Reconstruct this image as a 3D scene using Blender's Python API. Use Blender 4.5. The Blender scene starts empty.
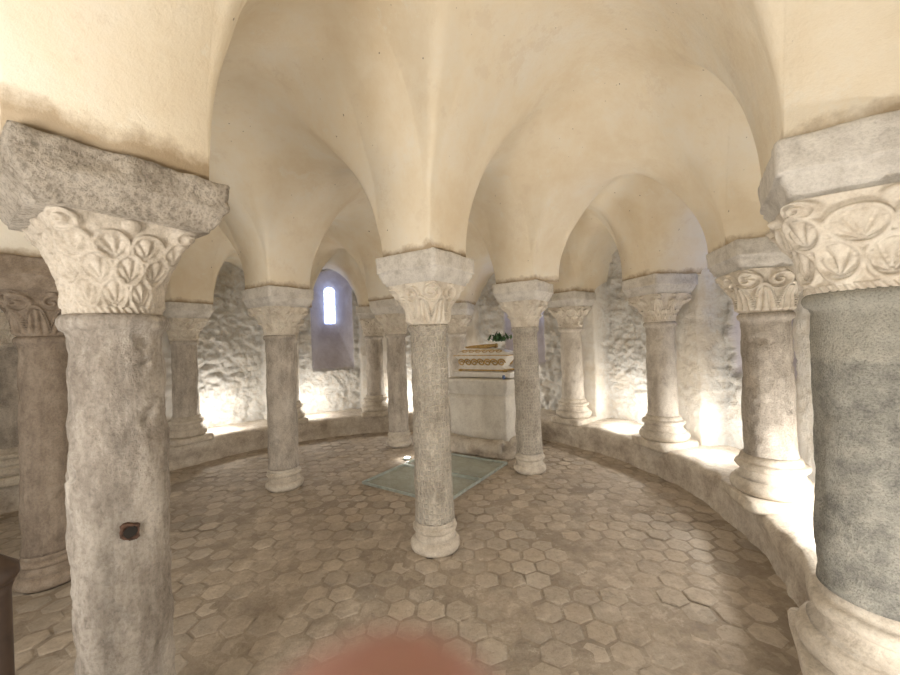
import bpy, bmesh, math, random
from mathutils import Vector, Matrix, noise
random.seed(4)
S = bpy.context.scene
COL = S.collection
pi = math.pi
CA, SA = math.cos(math.radians(56)), math.sin(math.radians(56))
GRID = math.radians(56)
def W(a, b, z=0.0):
    return Vector((CA*a - SA*b, SA*a + CA*b, z))
def L(x, y):
    return (CA*x + SA*y, -SA*x + CA*y)

# ------------------------------------------------------------------ materials
def nt(name):
    m = bpy.data.materials.new(name); m.use_nodes = True
    t = m.node_tree; t.nodes.clear()
    o = t.nodes.new('ShaderNodeOutputMaterial'); p = t.nodes.new('ShaderNodeBsdfPrincipled')
    t.links.new(p.outputs[0], o.inputs[0])
    return m, t, p
def N(t, typ, **k):
    n = t.nodes.new(typ)
    for a, v in k.items(): setattr(n, a, v)
    return n
def ramp(t, src, stops):
    r = N(t, 'ShaderNodeValToRGB')
    e = r.color_ramp.elements
    while len(e) < len(stops): e.new(0.5)
    for i, (p, c) in enumerate(stops):
        e[i].position = p; e[i].color = (c[0], c[1], c[2], 1) if not isinstance(c, (int, float)) else (c, c, c, 1)
    t.links.new(src, r.inputs[0]); return r
def mix(t, fac, a, b, mode='MIX'):
    m = N(t, 'ShaderNodeMix', data_type='RGBA', blend_type=mode)
    for idx, v in ((0, fac), (6, a), (7, b)):
        if isinstance(v, (int, float)): m.inputs[idx].default_value = v
        elif isinstance(v, tuple): m.inputs[idx].default_value = (*v, 1)
        else: t.links.new(v, m.inputs[idx])
    return m.outputs[2]
def noi(t, vec, scale, detail=6, rough=0.6):
    n = N(t, 'ShaderNodeTexNoise'); n.inputs['Scale'].default_value = scale
    n.inputs['Detail'].default_value = detail; n.inputs['Roughness'].default_value = rough
    t.links.new(vec, n.inputs['Vector']); return n.outputs[0]

def stone(name, base, dark, light, bump=0.4, scale=6, speck=0.0, patch=0.4, rough=0.85, pit=0.0, fine=14, dist=0.02, band=None, stretch=1.0, streak=0.0):
    m, t, p = nt(name)
    g0 = N(t, 'ShaderNodeNewGeometry').outputs['Position']
    mp = N(t, 'ShaderNodeVectorMath', operation='MULTIPLY'); t.links.new(g0, mp.inputs[0]); mp.inputs[1].default_value = (1, 1, stretch)
    g = mp.outputs[0]
    n1 = noi(t, g, scale, 10, 0.78); n2 = noi(t, g, scale*0.9, 8, 0.75); n3 = noi(t, g0, scale*fine, 4, 0.75)
    c = ramp(t, n1, [(0.38, dark), (0.5, base), (0.62, light)]).outputs[0]
    f = ramp(t, n2, [(0.54, 0.0), (0.58, patch)]).outputs[0]
    c = mix(t, f, c, light)
    if streak:
        mp2 = N(t, 'ShaderNodeVectorMath', operation='MULTIPLY'); t.links.new(g0, mp2.inputs[0]); mp2.inputs[1].default_value = (1, 1, .12)
        n5 = noi(t, mp2.outputs[0], 14, 6, .7)
        c = mix(t, ramp(t, n5, [(0.50, 0.0), (0.64, streak)]).outputs[0], c, tuple(x*.72 for x in dark))
    if band:
        sp = N(t, 'ShaderNodeSeparateXYZ'); t.links.new(g0, sp.inputs[0])
        ad = N(t, 'ShaderNodeMath', operation='MULTIPLY_ADD'); t.links.new(n1, ad.inputs[0]); ad.inputs[1].default_value = .12; t.links.new(sp.outputs[2], ad.inputs[2])
        mr = N(t, 'ShaderNodeMapRange'); t.links.new(ad.outputs[0], mr.inputs[0]); mr.inputs[1].default_value = band[0]; mr.inputs[2].default_value = band[0]+.03
        c = mix(t, mr.outputs[0], c, mix(t, .5, c, band[1]))
    f3 = ramp(t, n3, [(0.36, 0.45), (0.52, 1.0)]).outputs[0]
    c = mix(t, 0.3+speck, c, f3, 'MULTIPLY')
    hgt = N(t, 'ShaderNodeMath', operation='MULTIPLY_ADD'); t.links.new(n3, hgt.inputs[0]); hgt.inputs[1].default_value = 0.5; t.links.new(n1, hgt.inputs[2])
    hs = hgt.outputs[0]
    if pit:
        v = N(t, 'ShaderNodeTexVoronoi'); v.inputs['Scale'].default_value = 38; v.feature = 'DISTANCE_TO_EDGE'; v.inputs['Randomness'].default_value = .55
        wv = N(t, 'ShaderNodeVectorMath', operation='MULTIPLY'); t.links.new(g0, wv.inputs[0]); wv.inputs[1].default_value = (1, 1, .7)
        t.links.new(wv.outputs[0], v.inputs['Vector'])
        pr = ramp(t, v.outputs[0], [(0.02, 1.0), (0.2, 0.0)]).outputs[0]
        c = mix(t, pit, c, ramp(t, v.outputs[0], [(0.02, 1.0), (0.25, .75)]).outputs[0], 'MULTIPLY')
        q = N(t, 'ShaderNodeMath', operation='MULTIPLY_ADD'); t.links.new(pr, q.inputs[0]); q.inputs[1].default_value = pit*.6; t.links.new(hs, q.inputs[2]); hs = q.outputs[0]
    t.links.new(c, p.inputs['Base Color']); p.inputs['Roughness'].default_value = rough
    p.inputs['Specular IOR Level'].default_value = 0.2
    b = N(t, 'ShaderNodeBump'); b.inputs['Strength'].default_value = bump; b.inputs['Distance'].default_value = dist
    t.links.new(hs, b.inputs['Height']); t.links.new(b.outputs[0], p.inputs['Normal'])
    return m

M_shaft = stone('shaft_stone', (.54,.48,.41), (.38,.335,.285), (.70,.64,.56), 1.0, 6, 0.1, .4, stretch=.6, streak=.35)
M_shaft_a = stone('chipped_shaft_stone', (.41,.36,.305), (.27,.23,.19), (.57,.515,.45), 1.0, 5, 0.12, .35, stretch=.55, streak=.55)
M_shaft_pale = stone('pale_shaft_stone', (.64,.58,.50), (.50,.44,.37), (.75,.69,.60), 0.9, 8, 0.05, .35, stretch=.7)
M_shaft_cut = stone('cut_pattern_shaft_stone', (.67,.605,.51), (.50,.44,.36), (.76,.70,.60), 1.0, 8, 0.05, .35, pit=.85, stretch=.7)
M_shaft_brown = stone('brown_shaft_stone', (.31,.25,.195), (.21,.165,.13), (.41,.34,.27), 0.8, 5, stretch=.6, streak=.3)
M_granite = stone('granite', (.40,.39,.345), (.28,.275,.25), (.54,.52,.46), 0.9, 12, 0.4, 0.3, band=(1.44, (.66,.63,.54)), streak=.3)
M_cap = stone('capital_limestone', (.69,.62,.52), (.55,.475,.38), (.76,.70,.60), 0.25, 9, -.1, .3)
M_cap_worn = stone('worn_capital_limestone', (.56,.49,.40), (.42,.36,.285), (.66,.59,.50), 0.5, 9, 0, .3)
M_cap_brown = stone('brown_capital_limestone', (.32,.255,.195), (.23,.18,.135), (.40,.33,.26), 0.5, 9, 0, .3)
M_aba = stone('abacus_limestone', (.69,.65,.59), (.54,.50,.44), (.78,.74,.67), 0.5, 7, -.05, .4)
M_aba_dark = stone('weathered_abacus_stone', (.54,.47,.385), (.38,.325,.26), (.64,.57,.48), 1.0, 10, 0.25, 0.3, fine=8, dist=.02)
M_base = stone('base_limestone', (.62,.55,.46), (.47,.41,.33), (.74,.68,.58), 0.5, 7)
M_bench = stone('bench_stone', (.60,.53,.44), (.44,.37,.30), (.74,.68,.59), 0.8, 5)
M_altar = stone('altar_limestone', (.70,.66,.59), (.60,.55,.48), (.78,.74,.66), 0.25, 4, -.1)
M_marble = stone('white_marble', (.78,.75,.70), (.66,.62,.56), (.82,.80,.75), 0.05, 3, -.2, rough=0.4)

M_vault, t, p = nt('vault_plaster')
g = N(t, 'ShaderNodeNewGeometry').outputs['Position']
n1 = noi(t, g, 1.4, 7, 0.68); n2 = noi(t, g, 9, 6, 0.7); n3 = noi(t, g, 3.2, 9, 0.78)
c = ramp(t, n1, [(0.34, (.78,.665,.49)), (0.5, (.84,.75,.595)), (0.66, (.855,.80,.69))]).outputs[0]
c = mix(t, ramp(t, n3, [(0.57, 0.0), (0.62, 0.4)]).outputs[0], c, (.74,.635,.49))
c = mix(t, ramp(t, n3, [(0.37, 0.6), (0.42, 0.0)]).outputs[0], c, (.84,.78,.66))
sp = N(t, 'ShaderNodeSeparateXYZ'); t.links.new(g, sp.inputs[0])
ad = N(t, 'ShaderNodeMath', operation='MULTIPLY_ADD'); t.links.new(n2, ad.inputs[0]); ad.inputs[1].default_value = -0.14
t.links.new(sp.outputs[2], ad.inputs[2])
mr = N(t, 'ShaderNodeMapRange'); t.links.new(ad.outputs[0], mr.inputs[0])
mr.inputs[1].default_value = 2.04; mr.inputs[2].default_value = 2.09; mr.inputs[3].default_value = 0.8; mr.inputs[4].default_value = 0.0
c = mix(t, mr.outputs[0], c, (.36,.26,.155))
pits = noi(t, g, 26, 2, 0.5)
c = mix(t, ramp(t, pits, [(0.22, 0.8), (0.25, 0.0)]).outputs[0], c, (.25,.19,.13))
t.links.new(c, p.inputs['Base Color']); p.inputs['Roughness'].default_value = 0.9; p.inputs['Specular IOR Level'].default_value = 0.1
b = N(t, 'ShaderNodeBump'); b.inputs['Strength'].default_value = 0.4; b.inputs['Distance'].default_value = 0.03
t.links.new(n3, b.inputs['Height']); t.links.new(b.outputs[0], p.inputs['Normal'])

M_wall, t, p = nt('rough_wall')
g = N(t, 'ShaderNodeNewGeometry').outputs['Position']
at = N(t, 'ShaderNodeAttribute', attribute_name='smoothness')
ae = N(t, 'ShaderNodeAttribute', attribute_name='daylight_tint')
n1 = noi(t, g, 3.2, 9, 0.7); n2 = noi(t, g, 16, 8, 0.75)
c = ramp(t, n2, [(0.37, (.74,.68,.59)), (0.46, (.83,.79,.72)), (0.56, (.87,.85,.80))]).outputs[0]
c = mix(t, ramp(t, n1, [(0.40, 0.6), (0.46, 0.0)]).outputs[0], c, (.75,.67,.555))
c = mix(t, at.outputs[2], c, mix(t, ramp(t, n1, [(0.4, 0.0), (0.6, 1.0)]).outputs[0], (.76,.69,.58), (.83,.79,.72)))
c = mix(t, ae.outputs[2], c, mix(t, ramp(t, n1, [(0.4, 0.0), (0.6, 1.0)]).outputs[0], (.50,.46,.495), (.61,.58,.62)))  # bluish cast of daylight on the window splays, put into the colour
t.links.new(c, p.inputs['Base Color']); p.inputs['Roughness'].default_value = 0.95; p.inputs['Specular IOR Level'].default_value = 0.1
m1 = N(t, 'ShaderNodeMath', operation='MULTIPLY_ADD'); t.links.new(n2, m1.inputs[0]); m1.inputs[1].default_value = 1.2; t.links.new(n1, m1.inputs[2])
st = N(t, 'ShaderNodeMath', operation='MULTIPLY_ADD'); t.links.new(at.outputs[2], st.inputs[0]); st.inputs[1].default_value = -.7; st.inputs[2].default_value = 1.0
b = N(t, 'ShaderNodeBump'); t.links.new(st.outputs[0], b.inputs['Strength']); b.inputs['Distance'].default_value = 0.055
t.links.new(m1.outputs[0], b.inputs['Height']); t.links.new(b.outputs[0], p.inputs['Normal'])

M_floor, t, p = nt('floor_tiles')
g = N(t, 'ShaderNodeNewGeometry').outputs['Position']
at = N(t, 'ShaderNodeAttribute', attribute_name='Col')
n1 = noi(t, g, 1.3, 8, 0.7); n2 = noi(t, g, 30, 8, 0.8); n4 = noi(t, g, 6, 8, 0.8)
c = mix(t, 0.5, at.outputs[0], ramp(t, n2, [(0.36, (.46,.43,.40)), (0.52, (1,1,1))]).outputs[0], 'MULTIPLY')
c = mix(t, ramp(t, n1, [(0.42, 0.15), (0.58, 0.7)]).outputs[0], c, mix(t, ramp(t, n4, [(0.42, 0.0), (0.58, 1.0)]).outputs[0], (.44,.36,.275), (.63,.54,.435)))
c = mix(t, ramp(t, n4, [(0.56, 0.0), (0.62, 0.5)]).outputs[0], c, (.68,.60,.50))
c = mix(t, ramp(t, n4, [(0.37, 0.45), (0.43, 0.0)]).outputs[0], c, (.30,.26,.22))
t.links.new(c, p.inputs['Base Color']); p.inputs['Roughness'].default_value = 0.7; p.inputs['Specular IOR Level'].default_value = 0.35
b = N(t, 'ShaderNodeBump'); b.inputs['Strength'].default_value = 1.0; b.inputs['Distance'].default_value = 0.016
m1 = N(t, 'ShaderNodeMath', operation='MULTIPLY_ADD'); t.links.new(n2, m1.inputs[0]); m1.inputs[1].default_value = 0.7; t.links.new(n4, m1.inputs[2])
t.links.new(m1.outputs[0], b.inputs['Height']); t.links.new(b.outputs[0], p.inputs['Normal'])

def plain(name, c, rough=0.5, metal=0.0, var=0.25, sc=20, emis=None, alpha=1):
    m, t, p = nt(name)
    g = N(t, 'ShaderNodeNewGeometry').outputs['Position']
    n = noi(t, g, sc, 4)
    cc = ramp(t, n, [(0.3, tuple(x*(1-var) for x in c)), (0.7, tuple(min(1, x*(1+var)) for x in c))]).outputs[0]
    t.links.new(cc, p.inputs['Base Color']); p.inputs['Roughness'].default_value = rough; p.inputs['Metallic'].default_value = metal
    p.inputs['Alpha'].default_value = alpha
    if emis:
        p.inputs['Emission Color'].default_value = (*emis[0], 1); p.inputs['Emission Strength'].default_value = emis[1]
    return m
M_gold = plain('gilding', (.56,.38,.15), 0.4, 0.5)
M_wood = plain('dark_wood', (.055,.032,.02), 0.6)
M_ivory = plain('ivory_paint', (.80,.76,.68), 0.5, 0, .08)
M_leaf = plain('leaf', (.05,.12,.04), 0.5)
M_blue = plain('blue_glass', (.12,.18,.33), 0.2)
M_rust = plain('rusted_iron', (.11,.06,.04), 0.9, 0.1, 0.6, 60)
M_black = plain('cavity', (.02,.016,.013), 0.9)
M_glassf = plain('floor_glass', (.66,.78,.72), 0.03, 0, 0.08, 3, alpha=.28)
M_glassf.node_tree.nodes['Principled BSDF'].inputs['Specular IOR Level'].default_value = 1.0
M_frame = plain('lead_frame', (.50,.55,.52), 0.5, 0.3)
M_pane = plain('window_glass', (.6,.75,1.0), 0.2, 0, 0.05, 3, ((.50,.63,1.0), 7))
M_lamp = plain('lamp_lens', (.9,.9,.85), 0.3, 0, .02, 5, ((1,.96,.88), 12))
M_skin = plain('skin', (.50,.265,.225), 0.5, 0, 0.06, 90)
M_skin.node_tree.nodes['Principled BSDF'].inputs['Subsurface Weight'].default_value = 0.2
M_skin.node_tree.nodes['Principled BSDF'].inputs['Subsurface Radius'].default_value = (.01,.004,.002)

# ------------------------------------------------------------------ helpers
def mesh(name, verts, faces, mat, smooth=True, fix=False):
    me = bpy.data.meshes.new(name); me.from_pydata([tuple(v) for v in verts], [], faces)
    if fix:
        bm = bmesh.new(); bm.from_mesh(me); bmesh.ops.remove_doubles(bm, verts=bm.verts, dist=0.0008)
        bmesh.ops.recalc_face_normals(bm, faces=bm.faces); bm.to_mesh(me); bm.free()
    if mat: me.materials.append(mat)
    if smooth: me.polygons.foreach_set('use_smooth', [True]*len(me.polygons))
    me.update(); return me
def obj(name, me, loc=(0,0,0), rot=0, parent=None, **k):
    o = bpy.data.objects.new(name, me); o.location = loc; o.rotation_euler = (0, 0, rot)
    if parent: o.parent = parent
    COL.objects.link(o)
    for a, v in k.items(): o[a] = v
    return o
def grid_faces(nu, nv, wrap=False):
    f = []
    for j in range(nv-1):
        for i in range(nu if wrap else nu-1):
            i2 = (i+1) % nu
            f.append((j*nu+i, j*nu+i2, (j+1)*nu+i2, (j+1)*nu+i))
    return f
def lathe(name, prof, mat, segs=48, amp=0.0, ns=8, seed=0, caps=True, damp=False):
    vs = []; n_ = len(prof)
    for k, (r, z) in enumerate(prof):
        am = amp*(min(1, k/5, (n_-1-k)/8) if damp else 1)
        for i in range(segs):
            a = 2*pi*i/segs; q = Vector((math.cos(a)*r, math.sin(a)*r, z))
            d = 0
            if amp:
                f = noise.fractal(q*ns+Vector((seed*7.3, seed*3.1, 0)), 1.0, 2.0, 4)
                d = am*f
                if damp:
                    g_ = noise.fractal(q*11+Vector((seed*1.3, seed*9.1, 3)), .8, 2.0, 4)
                    d += am*.3*g_ - am*3.0*max(0, g_-.45)
            vs.append(((r+d)*math.cos(a), (r+d)*math.sin(a), z))
    f = grid_faces(segs, len(prof), True)
    if caps:
        f.append(tuple(reversed(range(segs)))); n = (len(prof)-1)*segs; f.append(tuple(range(n, n+segs)))
    return mesh(name, vs, f, mat)
def sqlathe(name, prof, mat, n=18, amp=0.0, ns=10, seed=0, w2=None, pw=22):
    vs = []; per = 4*n
    for (h, z) in prof:
        for k in range(per):
            s, q = divmod(k, n); u = -1+2*q/n
            x, y = [(u, -1), (1, u), (-u, 1), (-1, -u)][s]
            l = (abs(x)**pw+abs(y)**pw)**(1/pw)
            x, y = x/l, y/l
            P = Vector((x*h, y*h*(w2 or 1), z))
            if amp:
                d = amp*noise.fractal(P*ns+Vector((seed*5.7, seed*2.3, seed)), 0.9, 2.0, 4)
                g_ = noise.noise(P*9+Vector((seed, 3, 1))); d -= amp*3*max(0, g_-.35)
                P += Vector((x*d, y*d, d*0.4))
            vs.append(P)
    f = grid_faces(per, len(prof), True)
    f.append(tuple(reversed(range(per)))); m = (len(prof)-1)*per; f.append(tuple(range(m, m+per)))
    return mesh(name, vs, f, mat)
def box(name, sx, sy, z0, z1, mat, bev=0.01, cx=0, cy=0):
    bm = bmesh.new(); bmesh.ops.create_cube(bm, size=1)
    for v in bm.verts: v.co = Vector((cx+v.co.x*sx, cy+v.co.y*sy, z0 if v.co.z < 0 else z1))
    if bev: bmesh.ops.bevel(bm, geom=bm.edges[:], offset=bev, segments=2, affect='EDGES', profile=0.6)
    me = bpy.data.meshes.new(name); bm.to_mesh(me); bm.free(); me.materials.append(mat); return me
def joinm(name, parts, mat):
    bm = bmesh.new()
    for me, M in parts:
        tmp = me.copy(); tmp.transform(M); bm.from_mesh(tmp); bpy.data.meshes.remove(tmp)
    me = bpy.data.meshes.new(name); bm.to_mesh(me); bm.free(); me.materials.clear(); me.materials.append(mat)
    return me
def sm(x, a, b):
    x = max(0, min(1, (x-a)/(b-a))); return x*x*(3-2*x)
def skin_obj(name, chains, mat, parent=None):
    vs, es, rs = [], [], []
    for ch in chains:
        for n_, (p_, r) in enumerate(ch['pts']):
            vs.append(p_); rs.append(r)
            if n_ == 0:
                if 'root' in ch: es.append((ch['root'], len(vs)-1))
            else: es.append((len(vs)-2, len(vs)-1))
    me = bpy.data.meshes.new(name); me.from_pydata(vs, es, []); me.materials.append(mat)
    o = obj(name, me, parent=parent)
    md = o.modifiers.new('skin', 'SKIN'); md.use_smooth_shade = True
    for i, r in enumerate(rs): me.skin_vertices[0].data[i].radius = (r, r)
    me.skin_vertices[0].data[0].use_root = True
    s = o.modifiers.new('sub', 'SUBSURF'); s.levels = 2; s.render_levels = 2
    return o

# ------------------------------------------------------------------ capitals
def capital(name, mat, style, r0=0.140, w1=0.215, h=0.29, seed=0, segs=256, rows=96):
    vs = []
    for j in range(rows):
        v = j/(rows-1)
        for i in range(segs):
            a = 2*pi*i/segs; c, s = abs(math.cos(a)), abs(math.sin(a))
            pw = 2+7*sm(v, 0.35, 1.0)
            w = r0+(w1-r0)*(0.15*v+0.85*v**2.2)
            r = w/((c**pw+s**pw)**(1/pw))
            d = 0.0
            if style == 'acanthus':
                for (n, off, va, vb, am) in ((8, 0.0, 0.03, 0.46, .030), (8, 0.5, 0.22, 0.82, .036)):
                    x = (((a/(2*pi)*n+off) % 1)-0.5)*2; y = (v-va)/(vb-va)
                    if 0 <= y <= 1:
                        wd = 0.9*math.sqrt(max(0, 1-y**4))*(1-0.22*abs(math.sin(y*11)))
                        if abs(x) < wd:
                            e = 1-(x/wd)**2
                            dd = am*(0.45*min(1, e*5)+0.8*sm(y, .55, .9)) - .014*abs(math.sin(8*x+6*y*(1 if x > 0 else -1))) + 0.005*math.exp(-(x/.12)**2)
                            d = max(d, dd)
            elif style in ('palmette', 'vine'):
                tiers = ((10, 0.0, .32, .24, .023), (10, .5, .66, .20, .025)) if style == 'palmette' else ((12, 0.0, .22, .18, .017), (12, .5, .47, .17, .018), (12, 0.0, .70, .15, .019))
                for (n, off, vc, hv, am) in tiers:
                    x = (((a/(2*pi)*n+off) % 1)-0.5)*2; y = (v-vc)/hv
                    rr = math.hypot(x, y); th = math.atan2(x, y+0.7)
                    dd = am*math.exp(-((rr-0.92)/0.15)**4)
                    if rr < 0.76: dd = max(dd, .001+am*.85*abs(math.cos(th*4.5+(.8 if style == 'vine' else 0)*y))**.7*(1-rr*0.3))
                    d = max(d, dd)
                if v < .08: d = .012*abs(math.sin(a*22+v*25))
            else:
                n = 8
                x = (((a/(2*pi)*n) % 1)-0.5)*2
                arch = abs(v-(0.15+0.5*(1-x*x)))
                d = .028*math.exp(-(arch/.045)**4)
                if v < 0.15+0.5*(1-x*x)-.06:
                    d = max(d, .026*abs(math.cos(x*7*(0.5+v)))**.7*sm(v, 0, .1))
                x2 = (((a/(2*pi)*n+.5) % 1)-0.5)*2
                sp = math.hypot(x2*1.1, (v-.74)/.2); ag = math.atan2(x2, (v-.74)/.2)
                if sp < 1: d = max(d, .015+.016*math.cos(sp*9-ag))
            aa = ((a-pi/4) % (pi/2)); aa = min(aa, pi/2-aa)
            q = math.hypot(aa/0.22, (v-0.88)/0.12)
            if q < 1: d = max(d, .022*math.sqrt(1-q*q)+.010*math.cos(q*12+(a*4)))
            ab = (a % (pi/2)); ab = min(ab, pi/2-ab)
            q2 = math.hypot(ab/0.14, (v-0.92)/0.07)
            if q2 < 1: d = max(d, .028*math.sqrt(1-q2*q2))
            if v > .97: d *= .5
            P = Vector((math.cos(a), math.sin(a), v*h*4+seed))
            wear = (.66 if style == 'vine' else .78)+.5*noise.noise(P*2.2)
            d = d*min(1, wear+.25)+(.006 if style == 'vine' else .004)*noise.fractal(P*4, 1, 2, 3)
            vs.append((math.cos(a)*(r+d), math.sin(a)*(r+d), v*h))
    f = grid_faces(segs, rows, True)
    f.append(tuple(reversed(range(segs)))); m = (rows-1)*segs; f.append(tuple(range(m, m+segs)))
    return mesh(name, vs, f, mat)
Z_AST, Z_CAP, Z_ABA, Z_TOP = 1.60, 1.615, 1.90, 2.10
CAPS = {k: capital('capital_'+k, M_cap_worn if k == 'vine' else M_cap, k, seed=i) for i, k in enumerate(('acanthus', 'palmette', 'scroll', 'vine'))}
m_ = CAPS['scroll'].copy(); m_.materials.clear(); m_.materials.append(M_cap_brown); CAPS['scroll_brown'] = m_  # darker brown copy of the scroll capital
def aba_prof(dark=False, w=0.265):
    pr = [(w*.82, 0), (w*.83, .018), (w*.87, .020), (w*.89, .045), (w*.945, .065), (w*.95, .085), (w*.99, .088)]
    n = 6
    for i in range(n+1): pr.append((w, .094+.10*i/n))
    pr.append((w*.985, .2))
    if dark:
        pr = [(w*.82, 0), (w*.825, .012)]+[(w*(.84+.13*(i/6)), .016+.07*i/6) for i in range(7)]+[(w*.99, .09)]+[(w*.99+.004*(i/10), .095+.105*i/10) for i in range(11)]+[(w*.97, .205)]
    return pr
ABA = {'pale': sqlathe('abacus_pale', aba_prof(), M_aba, 22, .006, 8, 1),
       'dark': sqlathe('abacus_dark', aba_prof(True, .262), M_aba_dark, 54, .010, 13, 3, pw=34)}
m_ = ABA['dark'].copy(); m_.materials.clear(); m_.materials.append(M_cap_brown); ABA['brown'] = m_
def torus_prof(items):
    pr = []
    for it in items:
        if it[0] == 't':
            _, r, bl, z0, z1 = it
            for i in range(9):
                a = -pi/2+pi*i/8; pr.append((r+bl*math.cos(a), (z0+z1)/2+(z1-z0)/2*math.sin(a)))
        else: pr.append((it[1], it[2]))
    return pr
BASE_IN = torus_prof([('p', .165, 0), ('t', .150, .035, .0, .085), ('p', .155, .09), ('p', .149, .11), ('p', .150, .135), ('t', .145, .022, .14, .185), ('p', .152, .19), ('p', .146, .22)])
BASE_RING = torus_prof([('t', .19, .045, .0, .10), ('p', .205, .105), ('p', .185, .12), ('p', .175, .155), ('t', .172, .03, .16, .215), ('p', .170, .225), ('p', .16, .26)])
def column(x, y, z0, rot, r, style, aba, smat, label, basekind, seed, group, rtop=None, bk=1.0, cs=None, amp=.010, bmat=None):
    e = bpy.data.objects.new('column', None); e.location = (x, y, z0); e.rotation_euler = (0, 0, rot); e.empty_display_size = .1
    COL.objects.link(e); e['label'] = label; e['category'] = 'column'; e['group'] = group
    k = r/.145*bk; bm_ = bmat or M_base
    if basekind == 'in':
        me = lathe('column_base', [(a*k, b) for a, b in BASE_IN], bm_, 56, .010, 8, seed); zb = .22
    else:
        parts = [(lathe('bt', [(a*k, b+.06) for a, b in BASE_RING], bm_, 56, .009, 8, seed), Matrix()),
                 (sqlathe('bp', [(.23*k, -.02), (.235*k, 0), (.235*k, .05), (.225*k, .062)], bm_, 10, .01, 6, seed, pw=10), Matrix())]
        me = joinm('column_base', parts, bm_); me.polygons.foreach_set('use_smooth', [True]*len(me.polygons)); zb = .315
    obj('column_base', me, parent=e)
    rt = rtop or r*.94
    zt = Z_AST-z0
    pr = [(r*1.03, zb-.005), (r*1.02, zb+.02)]
    n = 76
    for i in range(n+1):
        q = i/n; pr.append((r+(rt-r)*q, zb+.035+(zt-.05-zb-.035)*q))
    pr += [(rt*1.04, zt-.035), (rt*1.12, zt-.028), (rt*1.16, zt-.010), (rt*1.14, zt+.005), (rt*1.05, zt+.018)]
    obj('column_shaft', lathe('column_shaft', pr, smat, 80, amp, 5, seed, damp=True), parent=e)
    c = obj('capital', CAPS[style], (0, 0, Z_CAP-z0), parent=e)
    s = cs or min(1.12, max(.95, rt/.135))
    c.scale = (s, s, 1)
    ab = obj('abacus', ABA[aba], (0, 0, Z_ABA-z0), parent=e)
    if seed == 1: ab.scale = (.98, .98, .80)
    return e
K = {'A': (-1.10,1.27), 'K1': (-.155,2.82), 'K3': (.85,4.35), 'B': (-2.71,2.58), 'K2': (-1.82,4.12), 'K4': (-.79,5.62)}
R = {'R5': (.44,-.14), 'R4': (1.42,1.29), 'R3': (2.23,2.72), 'R2': (2.28,4.18), 'R1': (1.72,5.48), 'R0': (.12,6.50),
     'M2': (-1.30,6.58), 'M3': (-2.58,6.10), 'L1': (-3.55,5.14), 'L0': (-4.32,3.78)}
CEN = W(2.46, 2.62)
gi, gr = 'free-standing crypt columns', 'columns on the wall bench'
colA = column(*K['A'], 0, GRID, .127, 'vine', 'dark', M_shaft_a, 'grey stone column with rough weathered abacus and an iron socket in its shaft', 'in', 1, gi, rtop=.124, cs=.82, amp=.016)
column(*K['B'], 0, GRID, .138, 'scroll_brown', 'brown', M_shaft_brown, 'brownish stone column with dark brown carved capital', 'in', 2, gi, cs=.92, bmat=M_cap_brown)
column(*K['K1'], 0, GRID, .140, 'scroll', 'pale', M_shaft_cut, 'pale stone column with patterned shaft and white abacus on the tiled floor', 'in', 3, gi, rtop=.132)
column(*K['K2'], 0, GRID, .150, 'acanthus', 'pale', M_shaft, 'grey stone column with leaf capital standing on the tiled floor', 'in', 4, gi)
column(*K['K3'], 0, GRID, .143, 'acanthus', 'pale', M_shaft_cut, 'pale stone column with leaf capital beside the altar', 'in', 5, gi)
column(*K['K4'], 0, GRID, .145, 'palmette', 'pale', M_shaft, 'grey stone column beyond the glass floor panel beside the altar', 'in', 6, gi)
RING = ['R5','R4','R3','R2','R1','R0','M2','M3','L1','L0']
for i, k in enumerate(RING):
    x, y = R[k]
    d = Vector((x, y, 0))-CEN; a, b = L(x, y)
    ang = math.atan2(d.y, d.x) if a > 2.46 else (GRID-pi/2 if b < 2.6 else GRID+pi/2)
    mat = M_granite if k == 'R4' else (M_shaft_pale if k in ('R2','R1','R0','M3') else M_shaft)
    lab = {'R4': 'thick grey-green granite column with palmette capital on the wall bench',
           'R3': 'grey stone column with tall stepped base on the wall bench',
           'R2': 'pale stone column with carved capital on the wall bench, beside a lit niche'}.get(k, 'stone column with carved capital standing on the wall bench')
    column(x, y, .30, ang, .163 if k == 'R4' else .15, {'R4': 'palmette', 'R3': 'scroll', 'R5': 'scroll'}.get(k, 'acanthus' if i % 2 else 'palmette'), 'pale', mat, lab, 'ring', 10+i, gr, bk=.87 if k == 'R4' else 1)

bm = bmesh.new()
def ringpl(bm, prof, n=20):
    rows = []
    jj = [random.uniform(.84, 1.12) for _ in range(n)]
    for r, zz in prof:
        row = []
        for i in range(n):
            a = 2*pi*i/n; pw = 5; rr = r*jj[i]/((abs(math.cos(a))**pw+abs(math.sin(a))**pw)**(1/pw))
            row.append(bm.verts.new((rr*math.cos(a), rr*math.sin(a), zz+random.uniform(-.001,.001))))
        rows.append(row)
    for a, b in zip(rows, rows[1:]):
        for i in range(n): bm.faces.new((a[i], a[(i+1) % n], b[(i+1) % n], b[i]))
    return rows
rows = ringpl(bm, [(.026, -.012), (.024, .001), (.021, .002), (.018, .001), (.016, -.003)])
bm.faces.new(rows[-1])
me = bpy.data.meshes.new('iron_socket'); bm.to_mesh(me); bm.free(); me.materials.append(M_rust)
ang = math.radians(-40) - GRID
so = obj('iron_socket', me, (math.cos(ang)*.128, math.sin(ang)*.128, .945), parent=colA, label='rusty square iron socket with a dark hole')
so.rotation_euler = (pi/2, .12, ang+pi/2)
hm = lathe('socket_hole', [(.010, -.004), (.018, .0016), (.016, .0022), (.006, .0026)], M_black, 10, .004, 60)
obj('socket_hole', hm, parent=so)

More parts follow.
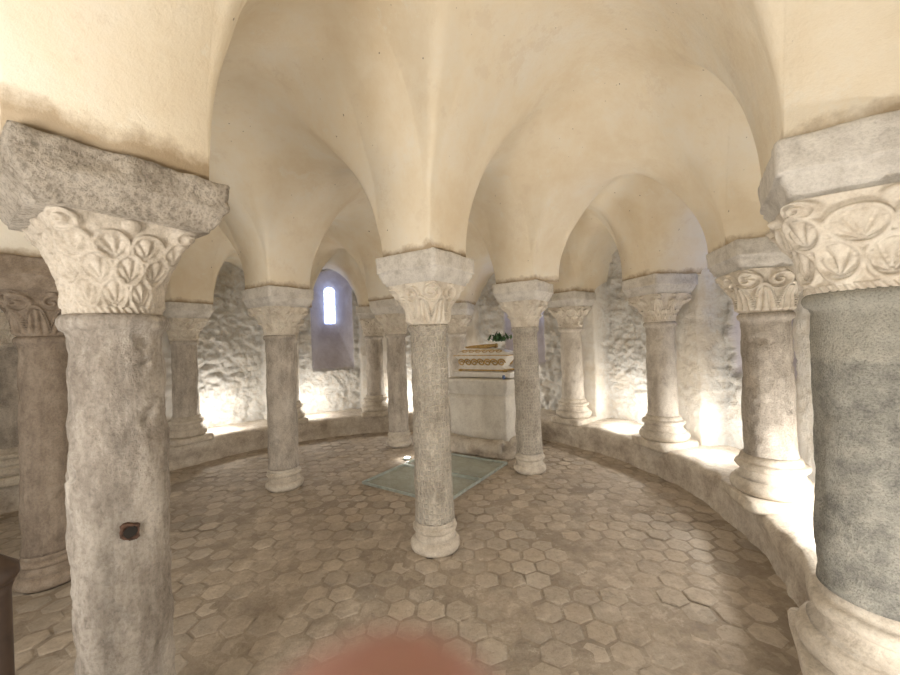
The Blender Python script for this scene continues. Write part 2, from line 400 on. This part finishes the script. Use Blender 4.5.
post_ = bpy.data.objects.new('wooden_post', None); post_.location = (-1.045, .86, 0); COL.objects.link(post_)
post_['label'] = 'dark brown wooden post standing beside the grey column'; post_['category'] = 'post'
obj('post_shaft', lathe('post_shaft', [(.045,0),(.047,.03),(.036,.05),(.034,.3),(.036,.6),(.034,.97),(.04,.99)], M_wood, 28), parent=post_)
obj('post_cap', lathe('post_cap', [(.04,.99),(.048,1.005),(.046,1.025),(.03,1.04),(.018,1.052),(.004,1.056)], M_wood, 28), parent=post_)

# ------------------------------------------------------------------ vault
HM, HW = 0.98, 0.76
H_EDGE = {}
for a, b in zip(RING, RING[1:]): H_EDGE[frozenset((a, b))] = HW
H_EDGE[frozenset(('K1', 'R4'))] = 1.30; H_EDGE[frozenset(('K1', 'A'))] = 1.28
for k in ('R3', 'R2', 'R1'): H_EDGE[frozenset(('K3', k))] = .86
for k in ('R0', 'M2', 'M3'): H_EDGE[frozenset(('K4', k))] = .88
P2 = {k: Vector((*v, 0)) for k, v in {**K, **R}.items()}
P2['W1'] = W(-1.45, -.48); P2['W2'] = W(-1.45, 1.68); P2['W3'] = W(-1.45, 3.85); P2['W4'] = W(-1.45, 5.75)
POLYS = [('A','K1','K2','B'), ('K1','K3','K4','K2'), ('R5','R4','K1','A'), ('R4','R3','K3','K1'), ('R3','R2','K3'), ('R2','R1','K3'),
         ('K3','R1','R0','K4'), ('K4','R0','M2'), ('K4','M2','M3'), ('K4','M3','L1','K2'), ('K2','L1','L0','B'),
         ('W1','R5','A','W2'), ('W2','A','B','W3'), ('W3','B','L0','W4')]
MM = 22
FOOT = 0.235
def edge_par(i, j):
    l = (P2[i]-P2[j]).length
    return FOOT/l, H_EDGE.get(frozenset((i, j)), HM)
def uk(k, u0): return 0.0 if k == 0 else (u0 if k == 1 else u0+(.5-u0)*(1-math.cos(pi/2*(k-1)/MM)))
def fk(k): return 0.0 if k <= 1 else math.sin(pi/2*(k-1)/MM)**1.15
def VZ(pt): return Z_TOP-.004-.040*(1-sm((pt-P2['A']).length, .40, .9))
def bumpy(pt, h): return (.026*noise.noise(Vector((pt.x*1.6, pt.y*1.6, h*1.5)))+.006*noise.noise(Vector((pt.x*5, pt.y*5, h*4))))*min(1, h*3)
vv, vf = [], []
for poly in POLYS:
    n = len(poly); cen = sum((P2[k] for k in poly), Vector())/n
    for ci in range(n):
        i, j, k = poly[ci], poly[(ci+1) % n], poly[ci-1]
        uj, Hj = edge_par(i, j); uk_, Hk = edge_par(i, k)
        mj, mk = (P2[i]+P2[j])/2, (P2[i]+P2[k])/2
        Hc = HM+.24 if n == 4 else HM-.02
        if 'K1' in poly and 'R4' in poly: Hc = 1.31
        base = len(vv); T = MM+2
        for q in range(T):
            for p_ in range(T):
                Vn, Un = (0 if q == 0 else (q-1)/MM), (0 if p_ == 0 else (p_-1)/MM)
                U = 2*uk(p_, uj+(.1-uj)*Vn); V = 2*uk(q, uk_+(.1-uk_)*Un)
                pt = P2[i]*(1-U)*(1-V)+mj*U*(1-V)+mk*V*(1-U)+cen*U*V
                h1 = fk(p_)*(Hj+(Hc-Hj)*sm(V, 0, 1)); h2 = fk(q)*(Hk+(Hc-Hk)*sm(U, 0, 1))
                mn = min(h1, h2); kk = min(.10, .28*mn); dlt = abs(h1-h2)
                h = max(h1, h2)+((kk-dlt)**2/(4*kk) if kk > 1e-4 and dlt < kk else 0)*(1-sm(max(U, V), .6, 1))
                nz = bumpy(pt, h)
                vv.append(Vector((pt.x+nz, pt.y+nz, VZ(pt)+h+nz)))
        for a, b, c, d in grid_faces(T, T): vf.append((base+a, base+b, base+c, base+d))
for i, j in zip(RING, RING[1:]):
    u0, H = edge_par(i, j)
    def nrm(k):
        a, b = L(P2[k].x, P2[k].y)
        if a > 2.46: return (P2[k]-CEN).normalized()
        return W(0, -1) if b < 2.6 else W(0, 1)
    ni, nj = nrm(i), nrm(j); base = len(vv)
    us = [(uk(k, u0), fk(k)) for k in range(MM+2)]; us += [(1-a, b) for a, b in reversed(us[:-1])]
    ND = 6
    for dd in range(ND):
        for u, f in us:
            pt = P2[i].lerp(P2[j], u)+ni.lerp(nj, u)*(1.0*dd/(ND-1))
            h = f*H; nz = bumpy(pt, h)
            vv.append(Vector((pt.x+nz, pt.y+nz, VZ(pt)+h+nz)))
    for q in grid_faces(len(us), ND): vf.append(tuple(base+z for z in q))
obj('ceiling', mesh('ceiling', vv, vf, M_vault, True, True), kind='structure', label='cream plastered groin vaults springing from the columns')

# ------------------------------------------------------------------ wall and bench
def path(s, r):
    if s < 0: return W(2.46+s, 2.62-r), W(0, -1)
    if s <= pi:
        ph = s-pi/2; n = W(math.cos(ph), math.sin(ph)); return CEN+n*r, n
    return W(2.46-(s-pi), 2.62+r), W(0, 1)
RW = 3.42; REC = .26
def samples(step):
    out = []; s = -4.2
    while s < 0: out.append(s); s += step
    n = int(pi*RW/step)
    out += [pi*i/n for i in range(n+1)]
    s = pi+step
    while s < pi+4.2: out.append(s); s += step
    return out
def sp_of(deg): return math.radians(deg)-(GRID-pi/2)
def par_of(x, y):
    a, b = L(x, y)
    if a > 2.46: return math.atan2(b-2.62, a-2.46)+pi/2
    return a-2.46 if b < 2.62 else pi+(2.46-a)
CPAR = [par_of(*R[k]) for k in RING]
WINS = [sp_of(1), sp_of(56), sp_of(111)]
wo, wi = .34, .068; zbo, zbi = 1.04, 1.92; zto, zti = 2.86, 2.58; DEP = .54
def mt(s):
    return s*RW if 0 <= s <= pi else (s if s < 0 else pi*RW+(s-pi))
CM = [mt(s) for s in CPAR]
ss = samples(.018); NZ = 180; vs = []; att = []; att2 = []
for j in range(NZ):
    z = -.05+3.45*j/(NZ-1)
    for s in ss:
        pos, n = path(s, RW); m_ = mt(s)
        t = 0.0
        if 0 <= s <= pi:
            for w in WINS:
                x = (s-w)*RW
                if abs(x) < wo:
                    ti = min((wo-abs(x))/(wo-wi), (z-zbo)/(zbi-zbo))
                    if z > 2.51: ti = min(ti, (wo-math.hypot(x, z-2.51))/(wo-wi))
                    t = max(t, min(1, ti))
        dc = min(abs(m_-c) for c in CM)
        P = pos*1.0; P.z = z
        wob = .02*noise.noise(P*3.1)
        rec = sm(dc+wob, .24, .265)
        rough = noise.fractal(P*2.4, .8, 2.0, 4)*.045
        q = P*5.0+Vector((wob*20, wob*14, 0)); q.z *= 1.3
        vd = noise.voronoi(q)[0]
        msk = sm(noise.noise(P*1.5), -.4, .3)
        rough += (-.042*sm(vd[1]-vd[0], 0, .4)+.028)*rec*msk+noise.fractal(P*10, .4, 2.1, 4)*.020
        k_ = (1-.85*sm(t, 0, .06))*(.4+.6*rec); rough *= k_
        d = rough+REC*rec+(.05+(DEP-.05)*t if t > 0 else 0)
        P = pos+n*d; P.z = z; vs.append(P)
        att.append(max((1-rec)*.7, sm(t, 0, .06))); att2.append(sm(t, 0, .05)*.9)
me = mesh('wall_apse', vs, grid_faces(len(ss), NZ), M_wall)
fa = me.attributes.new('smoothness', 'FLOAT', 'POINT'); fa.data.foreach_set('value', att)
fa = me.attributes.new('daylight_tint', 'FLOAT', 'POINT'); fa.data.foreach_set('value', att2)
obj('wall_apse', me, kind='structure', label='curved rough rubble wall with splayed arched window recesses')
vs = []; nx = 60
for j in range(40):
    for i in range(nx):
        b = -1.3+7.8*i/(nx-1); z = -.05+3.8*j/39
        d = noise.fractal(Vector((b*2, z*2, 4)), .9, 2, 4)*.04
        vs.append(W(-1.45+d, b, z))
obj('wall_west', mesh('wall_west', vs, grid_faces(nx, 40), M_wall), kind='structure')
for idx, w in enumerate(WINS):
    pos, n = path(w, RW+REC+DEP-.03)
    th = math.atan2(n.y, n.x)-pi/2
    W_ = wi*1.25+.01
    pts = [(-W_, zbi-.01), (W_, zbi-.01)]+[(W_*math.cos(a), 2.51+W_*math.sin(a)) for a in [pi*i/12 for i in range(13)]]
    me = mesh('pane', [(x, 0, z) for x, z in pts], [tuple(range(len(pts)))], M_pane, False)
    e = obj('window_%d' % (idx+1), me, (pos.x, pos.y, 0), th, kind='structure', label='narrow arched window pane glowing with daylight')
    fr = [(box('m', .012, .02, zbi, zti, M_frame, 0), Matrix.Translation((0, -.012, 0)))]
    for zz in (2.06, 2.27, 2.48): fr.append((box('m', W_*2, .02, zz-.006, zz+.006, M_frame, 0), Matrix.Translation((0, -.012, 0))))
    obj('window_bars', joinm('window_bars', fr, M_frame), parent=e)
prof = [(-.01, -.02), (0, .0)]+[(.0+.012*math.sin(i), .05*i) for i in range(1, 6)]+[(.01, .285), (.04, .302)]+[(.04+.08*i, .305) for i in range(1, 11)]
vs = []; bs = samples(.04)
for (o_, z) in prof:
    for s in bs:
        pos, n = path(s, 2.98+o_); P = pos*1.0; P.z = z
        d = noise.fractal(P*2.5, .9, 2, 4)+.5*noise.fractal(P*8, .8, 2, 3)
        Q = pos+n*(d*.026 if o_ < .3 else 0); Q.z = z+(d*.016 if z > .2 else 0); vs.append(Q)
obj('trim_1', mesh('bench', vs, grid_faces(len(bs), len(prof)), M_bench), kind='structure', label='low worn masonry bench running round the wall')

# ------------------------------------------------------------------ floor
verts, faces, cols = [], [], []
ap = .080
verts += [W(-1.6,-1.5,-.003), W(6.6,-1.5,-.003), W(6.6,6.8,-.003), W(-1.6,6.8,-.003)]; faces.append((0,1,2,3)); cols.append((.33,.27,.205))
Rr = ap*2/math.sqrt(3)
rowi = 0; b = -.6
while b < 6.0:
    a = -1.5+(ap if rowi % 2 else 0)
    while a < 5.8:
        inside = abs(b-2.62) < 3.08 if a < 2.46 else math.hypot(a-2.46, b-2.62) < 3.08
        if inside and random.random() > .07:
            ca, cb = a+random.uniform(-.006,.006), b+random.uniform(-.006,.006)
            hz = random.uniform(-.005,.003)+.005*noise.noise(Vector((a*2, b*2, 0))); tx, ty = random.uniform(-.04,.04), random.uniform(-.04,.04)
            br = random.uniform(.82, 1.12); wm = random.uniform(-.012,.012)
            base = random.choice([(.51,.435,.345), (.54,.465,.375), (.48,.405,.32), (.565,.49,.40)])
            if random.random() < .06: br *= .75
            c = tuple(max(.03, x*br) for x in (base[0]+wm, base[1], base[2]-wm))
            dcc = tuple(x*.84 for x in c)
            jit = [(random.uniform(.90, 1.01), random.uniform(-.10, .10)) for _ in range(6)]
            vl = []
            for (f, dz) in ((.98, -.005), (.89, 0), (.6, .002)):
                for q in range(6):
                    th = pi/6+pi/3*q+jit[q][1]; r = Rr*f*jit[q][0]
                    x, y = r*math.cos(th), r*math.sin(th)
                    vl.append(W(ca+x, cb+y, hz+dz+x*tx+y*ty))
            vl.append(W(ca, cb, hz+.001))
            b0 = len(verts); verts.extend(vl)
            for rr_ in range(2):
                for q in range(6):
                    faces.append((b0+rr_*6+q, b0+rr_*6+(q+1) % 6, b0+(rr_+1)*6+(q+1) % 6, b0+(rr_+1)*6+q)); cols.append(dcc if rr_ == 0 else c)
            for q in range(6): faces.append((b0+12+q, b0+12+(q+1) % 6, b0+18)); cols.append(c)
        a += 2*ap
    b += Rr*1.5; rowi += 1
me = bpy.data.meshes.new('floor'); me.from_pydata([tuple(v) for v in verts], [], faces); me.materials.append(M_floor)
ca_ = me.color_attributes.new('Col', 'FLOAT_COLOR', 'CORNER')
data = []
for p_, c in zip(me.polygons, cols):
    data += [c[0], c[1], c[2], 1]*p_.loop_total
ca_.data.foreach_set('color', data)
obj('floor', me, kind='structure', label='worn brown hexagonal stone tiles')

for (a0, a1, b0, b1) in ((2.86, 3.52, 2.05, 3.12), (3.54, 4.16, 2.05, 3.12)):
    c = W((a0+a1)/2, (b0+b1)/2)
    e = obj('glass_floor_panel', box('glass_floor_panel', a1-a0, b1-b0, .012, .026, M_glassf, .003), c, GRID,
            label='greenish glass panel set over the tiled floor before the altar', category='glass panel', group='glass floor panels')
    fr = [(box('f', a1-a0, .012, .002, .028, M_frame, 0), Matrix.Translation((0, s*(b1-b0)/2, 0))) for s in (-1, 1)]
    fr += [(box('f', .010, b1-b0, .002, .028, M_frame, 0), Matrix.Translation((s*(a1-a0)/2, 0, 0))) for s in (-1, 1)]
    obj('panel_edge', joinm('panel_edge', fr, M_frame), parent=e)
sl = obj('floor_spotlight', lathe('floor_spotlight', [(.05,0),(.052,.012),(.048,.02),(.04,.022)], M_frame, 24), (-.60, 4.92, .003), label='small round floor spotlight at the edge of the glass panel', category='spotlight')
obj('lamp_lens', lathe('lamp_lens', [(.038,.02),(.036,.025),(.02,.029),(.004,.03)], M_lamp, 24), parent=sl)

# ------------------------------------------------------------------ altar
ac = W(4.76, 2.62)
alt = bpy.data.objects.new('altar', None); alt.location = ac; alt.rotation_euler = (0, 0, GRID); alt.scale = (1, 1, .975); COL.objects.link(alt)
alt['label'] = 'pale limestone block altar with moulded top and rough low step'; alt['category'] = 'altar'
def sqbox(name, hx, hy, prof, mat, amp, seed, pw=40):
    return sqlathe(name, [(hx*f, z) for f, z in prof], mat, 20, amp, 6, seed, hy/hx, pw)
obj('altar_step', sqbox('altar_step', .50, .56, [(1, 0), (1.03, .03), (1.05, .07), (1.04, .12), (1.0, .16), (.93, .19), (.7, .20)], M_bench, .06, 3, 7), parent=alt, label='rough rounded stone footing')
obj('altar_body', sqbox('altar_body', .31, .43, [(1, .12), (1, .3), (1, .5), (1, .7), (1, .78)], M_altar, .006, 5), parent=alt)
obj('altar_top', sqbox('altar_top', .31, .43, [(.98, .77), (1.0, .79), (1.04, .84), (1.06, .845), (1.06, .87), (1.10, .88), (1.10, .96), (1.11, .965), (1.11, .99), (1.09, .995)], M_altar, .003, 6), parent=alt)
rel = bpy.data.objects.new('reliquary', None); rel.location = ac+Vector((0, 0, .978)); rel.rotation_euler = (0, 0, GRID); rel.scale = (1.0, 1.27, 1.08); COL.objects.link(rel)
rel['label'] = 'white and gilded reliquary casket with sloping lid on the altar'; rel['category'] = 'reliquary'
obj('reliquary_base', box('reliquary_base', .38, .72, 0, .07, M_marble, .008), parent=rel, label='white marble plinth')
def tubbody(rows, hx, hy, mat, name):
    return sqlathe(name, [(hx*f, z) for f, z in rows], mat, 14, 0, 6, 1, hy/hx, 12)
obj('reliquary_body', tubbody([(.80,.07),(.84,.11),(.76,.125),(.80,.16),(.92,.21),(1.02,.25),(1.04,.26),(1.04,.28),(1.0,.29)], .15, .32, M_ivory, 'reliquary_body'), parent=rel)
for nm, z0, z1, hx, hy in (('lower_moulding', .078, .096, .27, .58), ('upper_moulding', .270, .280, .33, .69)):
    obj(nm, box(nm, hx, hy, z0, z1, M_gold, .004), parent=rel, label='gilded moulding')
def scroll(r0, turns, th):
    vs, f = [], []; n = 26
    for i in range(n+1):
        a = 2*pi*turns*i/n; r = r0*(1-.8*i/n)
        cx, cy = r*math.cos(a), r*math.sin(a)
        for q in range(5):
            b = 2*pi*q/5; vs.append((th*math.sin(b), cx+th*math.cos(b)*math.cos(a), cy+th*math.cos(b)*math.sin(a)))
        if i:
            for q in range(5): f.append(((i-1)*5+q, (i-1)*5+(q+1) % 5, i*5+(q+1) % 5, i*5+q))
    return mesh('sc', vs, f, M_gold)
scm = scroll(.046, 1.5, .0085)
for sx in (-1, 1):
    go = [(scm, Matrix.Translation((sx*.140, -.246+.082*i, .185)) @ Matrix.Rotation(sx*.4, 4, 'Y') @ Matrix.Diagonal((1, 1 if i % 2 else -1, 1.15, 1))) for i in range(7)]
    obj('gilded_scrollwork', joinm('gold', go, M_gold), parent=rel, label='gilded scrollwork')
foot = lathe('foot', [(.012,0),(.026,.010),(.026,.024),(.012,.034)], M_gold, 10)
for sx in (-1, 1):
    for sy in (-1, 1): obj('foot', foot, (sx*.115, sy*.275, .066), parent=rel, label='gilded foot')
lid = tubbody([(1.0,.287),(1.02,.295),(.98,.310),(.90,.325),(.74,.345),(.55,.358),(.40,.362)], .145, .31, M_ivory, 'reliquary_lid')
lo = obj('reliquary_lid', lid, parent=rel)
for sx in (-1, 1):
    cr = []
    for i in range(6):
        y = -.21+.084*i; cr.append((scm, Matrix.Translation((sx*.125, y, .325)) @ Matrix.Rotation(-sx*.85, 4, 'Y') @ Matrix.Diagonal((1, 1, .6, 1))))
    obj('lid_scrollwork', joinm('crest', cr, M_gold), parent=lo, label='gilded scrollwork')
eff = skin_obj('recumbent_effigy', [
    {'pts': [((0, .03, .385), .030), ((0, -.03, .388), .030), ((0, -.085, .394), .034), ((0, -.115, .400), .014), ((0, -.140, .404), .022), ((0, -.155, .406), .018)]},
    {'root': 0, 'pts': [((-.022, .07, .385), .024), ((-.026, .15, .386), .018), ((-.024, .23, .378), .013), ((-.030, .25, .385), .010)]},
    {'root': 0, 'pts': [((.020, .07, .385), .024), ((.024, .14, .380), .018), ((.020, .22, .376), .013), ((.026, .24, .382), .010)]},
    {'root': 2, 'pts': [((-.040, -.08, .392), .016), ((-.060, -.05, .380), .013), ((-.040, -.005, .398), .010)]},
    {'root': 2, 'pts': [((.040, -.09, .390), .016), ((.055, -.10, .372), .013), ((.045, -.14, .380), .010)]},
], M_gold, parent=rel)
eff['label'] = 'small gilded reclining figure'
lv = []
leafm = mesh('lf', [(0,0,0),(.02,.04,.004),(.0,.10,.0),(-.02,.04,.004)], [(0,1,2,3)], M_leaf)
for i in range(84):
    M = Matrix.Translation((random.gauss(-.04,.03), -.24+random.gauss(0,.075), .475+abs(random.gauss(0,.034)))) @ Matrix.Rotation(random.uniform(0,2*pi), 4, 'Z') @ Matrix.Rotation(random.uniform(0,1.1), 4, 'X')
    lv.append((leafm, M))
obj('leafy_sprig', joinm('sprig', lv, M_leaf), ac+Vector((0,0,.975)), GRID, label='small green leafy sprig lying on the reliquary lid', category='plant')
vm = lathe('votive', [(.013,0),(.018,.006),(.02,.035),(.017,.05),(.014,.05),(.013,.02)], M_blue, 20)
obj('votive_glass', vm, ac+W(-.26, -.40, .972), label='small blue votive glass on the altar top', category='candle holder')

# ------------------------------------------------------------------ hand
Z0 = 1.4962; X0 = -.0010
hand = skin_obj('hand', [
    {'pts': [((0.02, -.002, Z0-.15), .026), ((.012, .004, Z0-.12), .026), ((.004, .010, Z0-.10), .024)]},
    {'root': 2, 'pts': [((-.004, .020, Z0-.078), .0115), ((-.008, .034, Z0-.058), .0110), ((-.0055+X0, .028, Z0-.036), .0138), ((-.0043+X0, .0235, Z0-.0208), .0148)]},
    {'root': 2, 'pts': [((.018, .024, Z0-.080), .0115), ((.022, .044, Z0-.070), .0105), ((.022, .050, Z0-.090), .0095), ((.018, .040, Z0-.100), .0085)]},
    {'root': 1, 'pts': [((.036, .022, Z0-.100), .0105), ((.040, .042, Z0-.095), .0098), ((.040, .044, Z0-.112), .009), ((.034, .034, Z0-.118), .008)]},
    {'root': 1, 'pts': [((.050, .012, Z0-.120), .0095), ((.054, .028, Z0-.116), .0085), ((.053, .030, Z0-.130), .0078), ((.048, .022, Z0-.134), .007)]},
    {'root': 0, 'pts': [((-.012, .010, Z0-.125), .0135), ((-.030, .022, Z0-.105), .0115), ((-.040, .028, Z0-.086), .0098)]},
    {'root': 0, 'pts': [((.028, -.03, Z0-.20), .024), ((.036, -.10, Z0-.30), .030)]},
], M_skin)
hand['label'] = 'bare pink hand with index fingertip raised close to lens'; hand['category'] = 'hand'

# ------------------------------------------------------------------ lights
def pl(x, y, z, e, c=(1,.97,.925), r=.03, name='uplight'):
    l = bpy.data.lights.new(name, 'POINT'); l.energy = e; l.color = c; l.shadow_soft_size = r
    o = bpy.data.objects.new(name, l); o.location = (x, y, z); COL.objects.link(o)
for deg, e in ((141, 15), (117, 11), (91, 13), (64, 14), (25, 16), (3, 12), (-24, 25)):
    pos, n = path(sp_of(deg), 3.30); pl(pos.x, pos.y, .54, e)
for s, e in ((-1.6, 34), (pi+1.2, 3)):
    pos, n = path(s, 3.3); pl(pos.x, pos.y, .50, e)
pl(-.60, 4.92, .07, 1.5, r=.02)
def area(loc, tgt, e, size, c):
    l = bpy.data.lights.new('fill_light', 'AREA'); l.energy = e; l.size = size; l.color = c
    o = bpy.data.objects.new('fill_light', l); o.location = loc; COL.objects.link(o)
    o.rotation_euler = (Vector(tgt)-Vector(loc)).to_track_quat('-Z', 'Y').to_euler()
area(W(-1.15, .6, 1.2), W(3.2, 1.6, 1.9), 50, .8, (1,.955,.89))  # soft fill added behind the camera, not a fixture of the crypt
area(W(-1.15, 2.8, .7), W(2.5, 2.7, 2.4), 16, 1.0, (1,.955,.89))  # second added fill, low and aimed up at the vault
w = bpy.data.worlds.new('world'); S.world = w; w.use_nodes = True
w.node_tree.nodes['Background'].inputs[0].default_value = (.6,.75,1,1); w.node_tree.nodes['Background'].inputs[1].default_value = .3

# ------------------------------------------------------------------ camera
cam = bpy.data.cameras.new('camera'); cam.sensor_width = 36; cam.lens = 36*385/900; cam.clip_start = .002
cam.dof.use_dof = True; cam.dof.focus_distance = 2.6; cam.dof.aperture_fstop = 4.5
co = bpy.data.objects.new('camera', cam); COL.objects.link(co); S.camera = co
co.matrix_world = Matrix.Translation((0, 0, 1.5)) @ Matrix.Rotation(math.radians(90.4), 4, 'X') @ Matrix.Rotation(math.radians(-2), 4, 'Z')
S.view_settings.view_transform = 'Standard'
